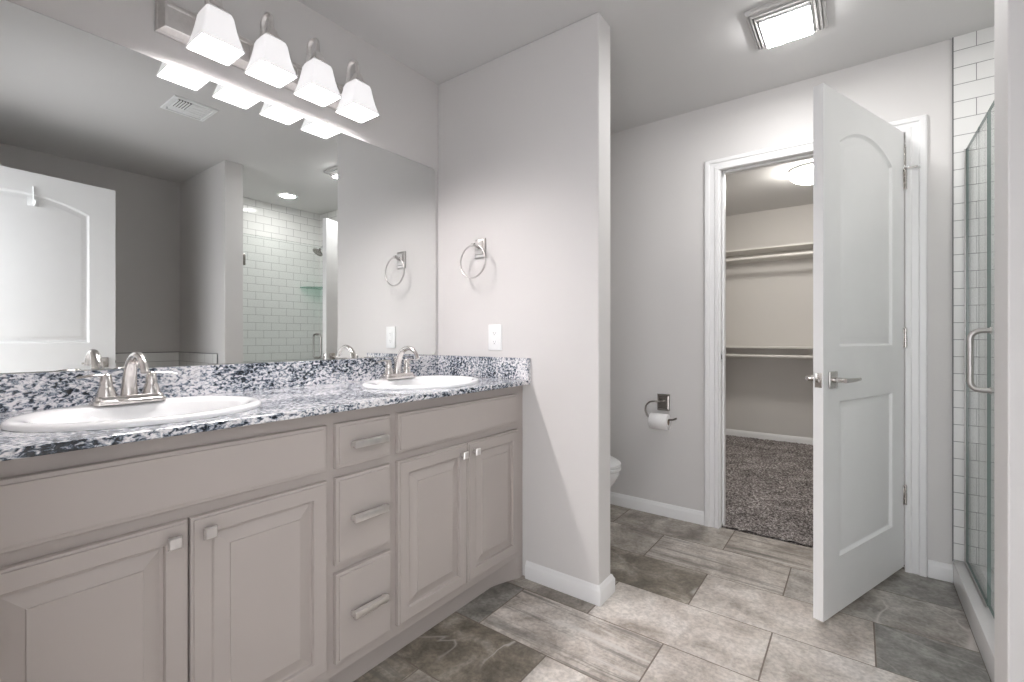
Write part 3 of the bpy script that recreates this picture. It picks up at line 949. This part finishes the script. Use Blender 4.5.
# ------------------------------------------------------------------ faucets
def make_faucet(loc, label):
    e = empty('faucet', loc)
    tag(e, label, 'faucet', 'two-handle faucets on the sinks')
    bm = bm_new()
    def rr(hx, hy, z, r=0.014, n=5):
        pts = []
        for cx_, cy_, a0 in ((hx - r, hy - r, 0), (-hx + r, hy - r, PI / 2), (-hx + r, -hy + r, PI), (hx - r, -hy + r, 1.5 * PI)):
            for i in range(n + 1):
                a = a0 + PI / 2 * i / n
                pts.append((cx_ + r * math.cos(a), cy_ + r * math.sin(a), z))
        return pts
    loft(bm, [rr(0.029, 0.081, 0.0), rr(0.030, 0.082, 0.004), rr(0.029, 0.081, 0.009), rr(0.025, 0.077, 0.012), rr(0.024, 0.076, 0.019), rr(0.021, 0.073, 0.022)])
    obj('base_plate', bm, M['faucet'], e, smooth=40)
    # spout: broad flat blade rising and arching forward
    bm = bm_new()
    ctl = [(-0.002, 0, 0.018), (-0.001, 0, 0.050), (0.006, 0, 0.082), (0.022, 0, 0.110), (0.046, 0, 0.128), (0.074, 0, 0.133), (0.100, 0, 0.125), (0.120, 0, 0.107), (0.129, 0, 0.088)]
    pts = []
    for i in range(len(ctl) - 1):
        p0, p1, p2, p3 = [Vector(ctl[min(max(q, 0), len(ctl) - 1)]) for q in (i - 1, i, i + 1, i + 2)]
        for k in range(3):
            t = k / 3
            pts.append(0.5 * ((2 * p1) + (-p0 + p2) * t + (2 * p0 - 5 * p1 + 4 * p2 - p3) * t * t + (-p0 + 3 * p1 - 3 * p2 + p3) * t ** 3))
    pts.append(Vector(ctl[-1]))
    n_ = len(pts) - 1
    rad = [(0.0205 - 0.0115 * min(1, (q / n_) * 1.25) ** 0.8, 0.0165 - 0.0085 * min(1, (q / n_) * 1.3) ** 0.8) for q in range(n_ + 1)]
    tube(bm, pts, rad, 16)
    obj('spout', bm, M['faucet'], e, smooth=50)
    for s in (-1, 1):
        bm = bm_new()
        lathe(bm, [(0.0225, 0.018), (0.022, 0.024), (0.0165, 0.045), (0.0135, 0.052), (0.0150, 0.056), (0.0135, 0.062), (0.0115, 0.078), (0.006, 0.083)], (0, s * 0.050, 0), 20)
        h = obj('handle_body', bm, M['faucet'], e, smooth=50)
        bm = bm_new()
        rings = []
        for q in range(9):
            f = q / 8
            y = s * (0.046 + 0.064 * f)
            z = 0.077 + 0.004 * math.sin(f * PI) - 0.003 * f
            hw = 0.0055 + 0.004 * math.sin(min(1, f * 1.15) * PI * 0.8); th = 0.0045 - 0.0015 * f
            rings.append([(hw * math.cos(t), y, z + th * math.sin(t)) for t in [2 * PI * k / 10 for k in range(10)]])
        loft(bm, rings)
        obj('handle_lever', bm, M['faucet'], h, smooth=50)
    bm = bm_new(); tube(bm, [(-0.021, 0, 0.02), (-0.021, 0, 0.085)], 0.0025, 8); lathe(bm, [(0.004, 0.083), (0.006, 0.088), (0.004, 0.094)], (-0.021, 0, 0), 10)
    obj('drain_rod', bm, M['faucet'], e, smooth=50)
    return e
FZ = ZT + 0.0142
f1 = make_faucet((0.165, 0.406, FZ), 'brushed nickel two-handle faucet on the sink nearest the camera')
f2 = copy_tree(f1); f2.location = (0.165, 1.348, FZ); f2['label'] = 'brushed nickel two-handle faucet on the far sink by the partition'

# ------------------------------------------------------------------ mirror
bm = bm_new()
MY0, MY1, MZ0, MZ1, r_ = 0.02, 1.731, 1.0045, 1.981, 0.022
out2 = []
for cy_, cz_, a0 in ((MY1 - r_, MZ1 - r_, 0), (MY0 + r_, MZ1 - r_, PI / 2), (MY0 + r_, MZ0 + r_, PI), (MY1 - r_, MZ0 + r_, 1.5 * PI)):
    rr_ = r_
    for i in range(7):
        a = a0 + PI / 2 * i / 6
        out2.append((cy_ + rr_ * math.cos(a), cz_ + rr_ * math.sin(a)))
vr = loft(bm, [[(0.001, y, z) for y, z in out2], [(0.005, y, z) for y, z in out2], [(0.006, y - (0.001 if y > 0.8 else -0.001), z - (0.001 if z > 1.4 else -0.001)) for y, z in out2]])
for f in bm.faces:
    f.material_index = 1
bm.faces.ensure_lookup_table()
for f in bm.faces:
    if len(f.verts) > 10 and f.calc_center_median().x > 0.0055: f.material_index = 0
tag(obj('wall_mirror', bm, [M['mirror'], M['mirror_edge']]), 'large frameless mirror with rounded corners above the vanity', 'mirror')

# ------------------------------------------------------------------ vanity light
vl = empty('vanity_light', (0, 0.895, 2.120))
tag(vl, 'brushed nickel vanity light bar with four square white glass shades', 'wall light')
bm = bm_new()
def yz_rings(bm, hy, hz, prof):
    prev = None
    for ins, x in prof:
        lp = [bm.verts.new(p) for p in ((x, -hy + ins, -hz + ins), (x, hy - ins, -hz + ins), (x, hy - ins, hz - ins), (x, -hy + ins, hz - ins))]
        if prev:
            for i in range(4):
                bm.faces.new((prev[i], prev[(i + 1) % 4], lp[(i + 1) % 4], lp[i]))
        else:
            bm.faces.new(lp)
        prev = lp
    bm.faces.new(prev)
yz_rings(bm, 0.384, 0.058, [(0, 0.0005), (0, 0.008), (0.003, 0.011), (0.005, 0.011), (0.018, 0.024), (0.020, 0.027), (0.026, 0.027), (0.028, 0.022), (0.030, 0.022)])
bmesh.ops.translate(bm, verts=bm.verts, vec=(0, 0, 0.008))
obj('back_plate', bm, M['nickel'], vl)
def shade_bm(y):
    bm = bm_new()
    zb = 2.018 - 2.120
    prof = [(0.0645, 0.0), (0.0590, 0.016), (0.0530, 0.038), (0.0478, 0.062), (0.0438, 0.085), (0.0410, 0.104), (0.037, 0.115), (0.022, 0.123)]
    def ring(h, z, r=0.008):
        pts = []
        for sx, sy, a0 in ((1, 1, 0), (-1, 1, PI / 2), (-1, -1, PI), (1, -1, 1.5 * PI)):
            for i in range(4):
                a = a0 + PI / 2 * i / 3
                pts.append((0.140 + sx * (h - r) + r * math.cos(a), y + sy * (h - r) + r * math.sin(a), zb + z))
        return pts
    outer = [ring(h, z) for h, z in prof]
    inner = [ring(h - 0.004, z if z > 0 else 0.0005) for h, z in prof[:-1]]
    vo = loft(bm, outer, cap0=False, cap1=True)
    vi = loft(bm, inner, cap0=False, cap1=True)
    n = len(vo[0])
    for i in range(n):
        bm.faces.new((vo[0][i], vo[0][(i + 1) % n], vi[0][(i + 1) % n], vi[0][i]))
    return bm
for i in range(4):
    y = (0.632, 0.808, 0.983, 1.159)[i] - 0.895
    bm = bm_new()
    box(bm, 0.0215, 0.029, y - 0.018, y + 0.018, -0.030, 0.030, 0.003)
    pts = [(0.026, y, 0.0), (0.050, y, 0.012), (0.066, y, 0.035), (0.077, y, 0.066)] + \
          [(0.109 + 0.031 * math.cos(a), y, 0.092 + 0.031 * math.sin(a)) for a in [PI * (1 - q / 8) for q in range(9)]] + [(0.140, y, 0.055), (0.140, y, 0.045)]
    tube(bm, pts, [(0.0085, 0.0055)] * len(pts), 10)
    a_ = obj('arm', bm, M['nickel'], vl, smooth=50)
    bm = bm_new()
    rings = []
    for h, z in ((0.010, 0.062), (0.012, 0.054), (0.020, 0.034), (0.029, 0.0235), (0.030, 0.0205)):
        rings.append([(0.140 + sx * h, y + sy * h, z) for sx, sy in ((-1, -1), (1, -1), (1, 1), (-1, 1))])
    loft(bm, rings)
    obj('shade_holder', bm, M['nickel'], a_)
    s_ = obj('lamp_shade', shade_bm(y), M['shade'], vl, smooth=40)
    tag(s_, 'glowing white flared square glass shade')
    bm = bm_new()
    lathe(bm, [(0.012, 0.036), (0.014, 0.026), (0.022, 0.012), (0.024, 0.002), (0.019, -0.008), (0.008, -0.013)], (0.140, y, -0.012), 16)
    obj('bulb', bm, M['bulb'], s_, smooth=60)
    ld = bpy.data.lights.new('vanity_bulb', 'POINT'); ld.energy = P_VANITY; ld.shadow_soft_size = 0.034; ld.color = (1.0, 0.94, 0.92)
    lo = bpy.data.objects.new('bulb_light', ld); COL.objects.link(lo); lo.parent = vl; lo.location = (0.140, y, -0.054)

# ------------------------------------------------------------------ ceiling vent light
cvx, cvy = 1.553, 2.262
e = empty('ceiling_light', (cvx, cvy, H))
tag(e, 'square ceiling exhaust fan light with a glowing white lens', 'ceiling light')
def zrings(bm, hx, hy, prof, cap=True):
    prev = None
    for ins, z in prof:
        lp = [bm.verts.new(p) for p in ((-hx + ins, -hy + ins, z), (hx - ins, -hy + ins, z), (hx - ins, hy - ins, z), (-hx + ins, hy - ins, z))]
        if prev:
            for i in range(4):
                bm.faces.new((prev[i], prev[(i + 1) % 4], lp[(i + 1) % 4], lp[i]))
        else:
            bm.faces.new(lp)
        prev = lp
    if cap: bm.faces.new(prev)
bm = bm_new()
zrings(bm, 0.136, 0.147, [(0, -0.0005), (0, -0.012), (0.004, -0.018), (0.010, -0.020), (0.012, -0.010), (0.015, -0.010), (0.016, -0.026), (0.023, -0.028),
                          (0.025, -0.014), (0.029, -0.014), (0.030, -0.033), (0.037, -0.035), (0.039, -0.025)])
obj('grille_frame', bm, M['grille'], e)
bm = bm_new()
zrings(bm, 0.088, 0.100, [(0, -0.025), (0, -0.042), (0.006, -0.049), (0.010, -0.050)])
bm.normal_update()
for f in bm.faces: f.material_index = 0 if abs(f.calc_center_median().z) > 0.044 else 1
obj('lens', bm, [M['lens'], M['porcelain']], e)

# recessed can in the shower
e = empty('recessed_light', (2.574, 2.284, H))
tag(e, 'round recessed ceiling light above the shower, seen in the mirror', 'ceiling light')
bm = bm_new(); lathe(bm, [(0.068, -0.0015), (0.070, -0.006), (0.088, -0.004), (0.090, -0.0005)], (0, 0, 0), 32, cap0=False, cap1=False); obj('trim_ring', bm, M['plastic'], e, smooth=40)
bm = bm_new(); lathe(bm, [(0.069, -0.0005), (0.069, -0.003)], (0, 0, 0), 32); obj('lens', bm, M['can_lens'], e)

# closet dome light
e = empty('dome_light', (1.500, 4.400, H))
tag(e, 'round glowing dome light on the closet ceiling', 'ceiling light')
bm = bm_new(); lathe(bm, [(0.160, -0.0005), (0.162, -0.015), (0.156, -0.024), (0.150, -0.026)], (0, 0, 0), 36); obj('fixture_base', bm, M['plastic'], e, smooth=40)
bm = bm_new(); lathe(bm, [(0.152, -0.0265), (0.158, -0.040), (0.148, -0.066), (0.118, -0.092), (0.075, -0.108), (0.02, -0.114)], (0, 0, 0), 36); obj('glass_dome', bm, M['dome'], e, smooth=60)

# ceiling register seen in the mirror
e = empty('ceiling_vent', (1.370, 1.068, H))
tag(e, 'white rectangular ceiling air vent, seen in the mirror', 'vent')
bm = bm_new()
hx, hy = 0.105, 0.100
zrings(bm, hx + 0.012, hy + 0.012, [(0, -0.0005), (0.003, -0.006), (0.020, -0.008), (0.022, -0.003)])
obj('vent_frame', bm, M['plastic'], e)
bm = bm_new(); box(bm, -0.085, 0.030, -0.085, -0.012, -0.0045, -0.0035)
obj('vent_opening', bm, M['dark'], e)
bm = bm_new(); box(bm, -0.085, 0.085, -0.010, 0.085, -0.007, -0.0035, 0.001); box(bm, 0.031, 0.085, -0.085, -0.010, -0.007, -0.0035, 0.001)
for q in range(5):
    x = -0.07 + q * 0.033
    box(bm, x, x + 0.004, 0.0, 0.078, -0.0095, -0.007, 0.0005)
obj('vent_panel', bm, M['plastic'], e, smooth=30)
for q in range(6):
    bm = bm_new(); y = -0.083 + q * 0.0138
    loft(bm, [[(xx, y - 0.003, -0.005), (xx, y + 0.002, -0.011), (xx, y + 0.0035, -0.010), (xx, y - 0.0012, -0.0046)] for xx in (-0.085, 0.030)])
    obj('slat', bm, M['plastic'], e)
bm = bm_new(); tube(bm, [(0.060, -0.095, -0.008), (0.062, -0.097, -0.022)], 0.004, 8)
obj('damper_lever', bm, M['plastic'], e, smooth=50)

# ------------------------------------------------------------------ towel ring, outlet
e = empty('towel_ring', (0.300, YP, 1.535))
tag(e, 'brushed nickel towel ring on the partition wall above the far sink', 'towel ring')
def rosette(bm, hx, hz, y0=-0.0005, sgn=-1):
    rings = []
    for d, k in ((0.0, 1.0), (0.006, 1.0), (0.009, 0.93), (0.011, 0.72), (0.017, 0.66)):
        rings.append([(sx * hx * k, y0 + sgn * d, sz * hz * k) for sx, sz in ((-1, -1), (1, -1), (1, 1), (-1, 1))])
    loft(bm, rings)
bm = bm_new(); rosette(bm, 0.034, 0.047); obj('wall_plate', bm, M['pewter'], e)
bm = bm_new(); tube(bm, [(0, -0.016, 0.006), (0, -0.035, 0.008), (-0.004, -0.048, 0.012)], [0.011, 0.008, 0.0085], 14)
lathe(bm, [(0.003, -0.013), (0.009, -0.009), (0.009, 0.009), (0.003, 0.013)], (-0.004, -0.052, 0.010), 14, 'x')
obj('post', bm, M['pewter'], e, smooth=50)
bm = bm_new()
R_ = 0.080
tube(bm, [(-0.004 + R_ * math.sin(a), -0.052 - 0.004 * (1 - math.cos(a)), 0.010 - R_ + R_ * math.cos(a)) for a in [2 * PI * i / 48 for i in range(48)]], 0.0042, 10, closed=True)
obj('ring', bm, M['pewter'], e, smooth=60)

e = empty('outlet', (0.392, YP, 1.097))
tag(e, 'white wall outlet plate on the partition above the granite splash', 'outlet')
bm = bm_new(); box(bm, -0.040, 0.040, -0.006, -0.0005, -0.062, 0.062, 0.002); obj('cover_plate', bm, M['plastic'], e, smooth=40)
bm = bm_new(); box(bm, -0.0165, 0.0165, -0.0085, -0.006, -0.034, 0.034, 0.001)
box(bm, -0.007, 0.007, -0.0095, -0.0084, -0.0085, -0.001, 0.0005); box(bm, -0.007, 0.007, -0.0095, -0.0084, 0.001, 0.0085, 0.0005)
for zc in (-0.021, 0.021):
    for sx in (-0.0065, 0.0055):
        box(bm, sx, sx + 0.0015, -0.0087, -0.0084, zc - 0.003, zc + 0.004, mi=1)
    box(bm, -0.002, 0.002, -0.0087, -0.0084, zc - 0.010, zc - 0.007, mi=1)
obj('receptacle', bm, [M['plastic'], M['dark']], e)
for zc in (-0.048, 0.048):
    bm = bm_new(); lathe(bm, [(0.003, 0.0), (0.0025, -0.0012)], (0, -0.006, zc), 10, 'y'); obj('screw', bm, M['plastic'], e)

# ------------------------------------------------------------------ toilet paper holder and roll
e = empty('paper_holder', (0.832, YB, 0.697))
tag(e, 'dark nickel toilet paper holder on the back wall by the toilet', 'toilet paper holder')
bm = bm_new(); rosette(bm, 0.038, 0.050); obj('wall_plate', bm, M['darkmetal'], e)
bm = bm_new()
pts = [(0, -0.014, 0.008), (0, -0.045, 0.010), (-0.012, -0.062, 0.010), (-0.040, -0.070, 0.010), (-0.066, -0.070, 0.002), (-0.084, -0.070, -0.020), (-0.088, -0.070, -0.048),
       (-0.078, -0.070, -0.078), (-0.060, -0.070, -0.0915), (-0.030, -0.070, -0.094), (0.03, -0.070, -0.094), (0.075, -0.070, -0.091), (0.100, -0.070, -0.080)]
def smooth_pts(p, n=4):
    out = []
    P_ = [Vector(q) for q in p]
    for i in range(len(P_) - 1):
        p0, p1, p2, p3 = P_[max(i - 1, 0)], P_[i], P_[i + 1], P_[min(i + 2, len(P_) - 1)]
        for k in range(n):
            t = k / n
            out.append(0.5 * ((2 * p1) + (-p0 + p2) * t + (2 * p0 - 5 * p1 + 4 * p2 - p3) * t * t + (-p0 + 3 * p1 - 3 * p2 + p3) * t ** 3))
    out.append(P_[-1])
    return out
tube(bm, smooth_pts(pts), 0.0055, 12)
obj('arm', bm, M['darkmetal'], e, smooth=60)
bm = bm_new()
cz = 0.697 - 0.100 - 0.0005; cyr = YB - 0.070; cx0, cx1 = 0.776, 0.884
ro, ri = 0.047, 0.0195
prof = [(ri, 0), (ro - 0.002, 0), (ro, 0.002), (ro, cx1 - cx0 - 0.002), (ro - 0.002, cx1 - cx0), (ri, cx1 - cx0)]
cz2 = 0.697 - 0.094 - 0.0055 - 0.0  # arm rests inside the core
zc = 0.697 - 0.094 + 0.0055 - ri + 0.0005
rt = empty('toilet_roll', (cx0, cyr, zc - 0.0))
tag(rt, 'white toilet paper roll hanging on the wall holder', 'toilet paper')
bm.free(); bm = bm_new()
lathe(bm, prof, (0, 0, 0), 36, 'x', cap0=False, cap1=False)
L_ = cx1 - cx0
loft(bm, [[(0.001, ro + 0.0002, 0.01), (L_ - 0.001, ro + 0.0002, 0.01)], [(0.001, ro + 0.001, -0.02), (L_ - 0.001, ro + 0.001, -0.02)], [(0.001, ro - 0.003, -0.045), (L_ - 0.001, ro - 0.003, -0.045)]], cap0=False, cap1=False, closed=False)
obj('paper', bm, M['paper'], rt, smooth=50)
bm = bm_new(); lathe(bm, [(ri - 0.0002, 0.0), (ri - 0.0002, L_), (ri - 0.001, L_), (ri - 0.001, 0.0), (ri - 0.0002, 0.0)], (0, 0, 0), 30, 'x', cap0=False, cap1=False)
obj('core', bm, M['cardboard'], rt, smooth=50)

# ------------------------------------------------------------------ toilet
e = empty('toilet', (0.0, 2.375, 0))
e.scale = (0.982, 0.98, 0.925)
tag(e, 'white toilet with closed lid, mostly hidden behind the partition wall', 'toilet')
def egg(cx_, a, b_, z, n=40, fr=1.0, y0=0):
    pts = []
    for i in range(n):
        t = 2 * PI * i / n
        x = math.cos(t)
        pts.append((cx_ + a * x * (fr if x > 0 else 1.0), y0 + b_ * math.sin(t) * (1 - 0.10 * max(0, x)), z))
    return pts
bm = bm_new()
loft(bm, [egg(0.40, 0.24, 0.110, 0.0005), egg(0.40, 0.24, 0.108, 0.03), egg(0.40, 0.21, 0.095, 0.08), egg(0.42, 0.20, 0.10, 0.16), egg(0.45, 0.23, 0.135, 0.25),
          egg(0.485, 0.255, 0.17, 0.33), egg(0.50, 0.262, 0.182, 0.375), egg(0.50, 0.262, 0.184, 0.395)])
box(bm, 0.03, 0.30, -0.10, 0.10, 0.30, 0.394, 0.01)
obj('bowl', bm, M['porcelain'], e, smooth=50)
bm = bm_new(); loft(bm, [egg(0.505, 0.258, 0.180, 0.397), egg(0.505, 0.264, 0.187, 0.402), egg(0.505, 0.264, 0.187, 0.414), egg(0.505, 0.258, 0.181, 0.418)]); obj('seat', bm, M['plastic'], e, smooth=50)
bm = bm_new(); loft(bm, [egg(0.505, 0.256, 0.180, 0.422), egg(0.505, 0.263, 0.187, 0.426), egg(0.505, 0.263, 0.187, 0.436), egg(0.505, 0.250, 0.174, 0.445), egg(0.505, 0.20, 0.13, 0.450)]); obj('lid', bm, M['plastic'], e, smooth=50)
bm = bm_new(); box(bm, 0.012, 0.205, -0.215, 0.215, 0.395, 0.760, 0.018, seg=3); obj('tank', bm, M['porcelain'], e, smooth=40)
bm = bm_new(); box(bm, 0.008, 0.215, -0.222, 0.222, 0.7605, 0.795, 0.008, seg=3); obj('tank_lid', bm, M['porcelain'], e, smooth=40)
bm = bm_new(); tube(bm, [(0.206, -0.16, 0.71), (0.225, -0.16, 0.71), (0.228, -0.11, 0.705)], 0.007, 10); obj('flush_lever', bm, M['chrome'], e, smooth=50)

# ------------------------------------------------------------------ closet shelves
def closet_shelf(z, label):
    e = empty('closet_shelf', (0, 0, z))
    tag(e, label, 'closet shelf', 'shelves with hanging rods on the closet end wall')
    y1 = YC - 0.001
    bm = bm_new(); box(bm, XC0 + 0.001, XC1 - 0.001, y1 - 0.305, y1, -0.018, 0.0, 0.002); obj('shelf_board', bm, M['shelf'], e)
    bm = bm_new()
    box(bm, XC0 + 0.020, XC1 - 0.020, y1 - 0.018, y1, -0.105, -0.0185, 0.001)
    obj('back_cleat', bm, M['shelf'], e)
    for xa, xb in ((XC0 + 0.001, XC0 + 0.019), (XC1 - 0.019, XC1 - 0.001)):
        bm = bm_new(); box(bm, xa, xb, y1 - 0.300, y1, -0.135, -0.0185, 0.001); obj('side_cleat', bm, M['shelf'], e)
    bm = bm_new(); tube(bm, [(XC0 + 0.0195, y1 - 0.270, -0.098), (XC1 - 0.0195, y1 - 0.270, -0.098)], 0.0165, 16)
    obj('hanging_rod', bm, M['shelf'], e, smooth=50)
    return e
c1_ = closet_shelf(2.005, 'upper cream closet shelf with hanging rod')
c2_ = copy_tree(c1_); c2_.location = (0, 0, 1.000); c2_['label'] = 'lower cream closet shelf with hanging rod at waist height'
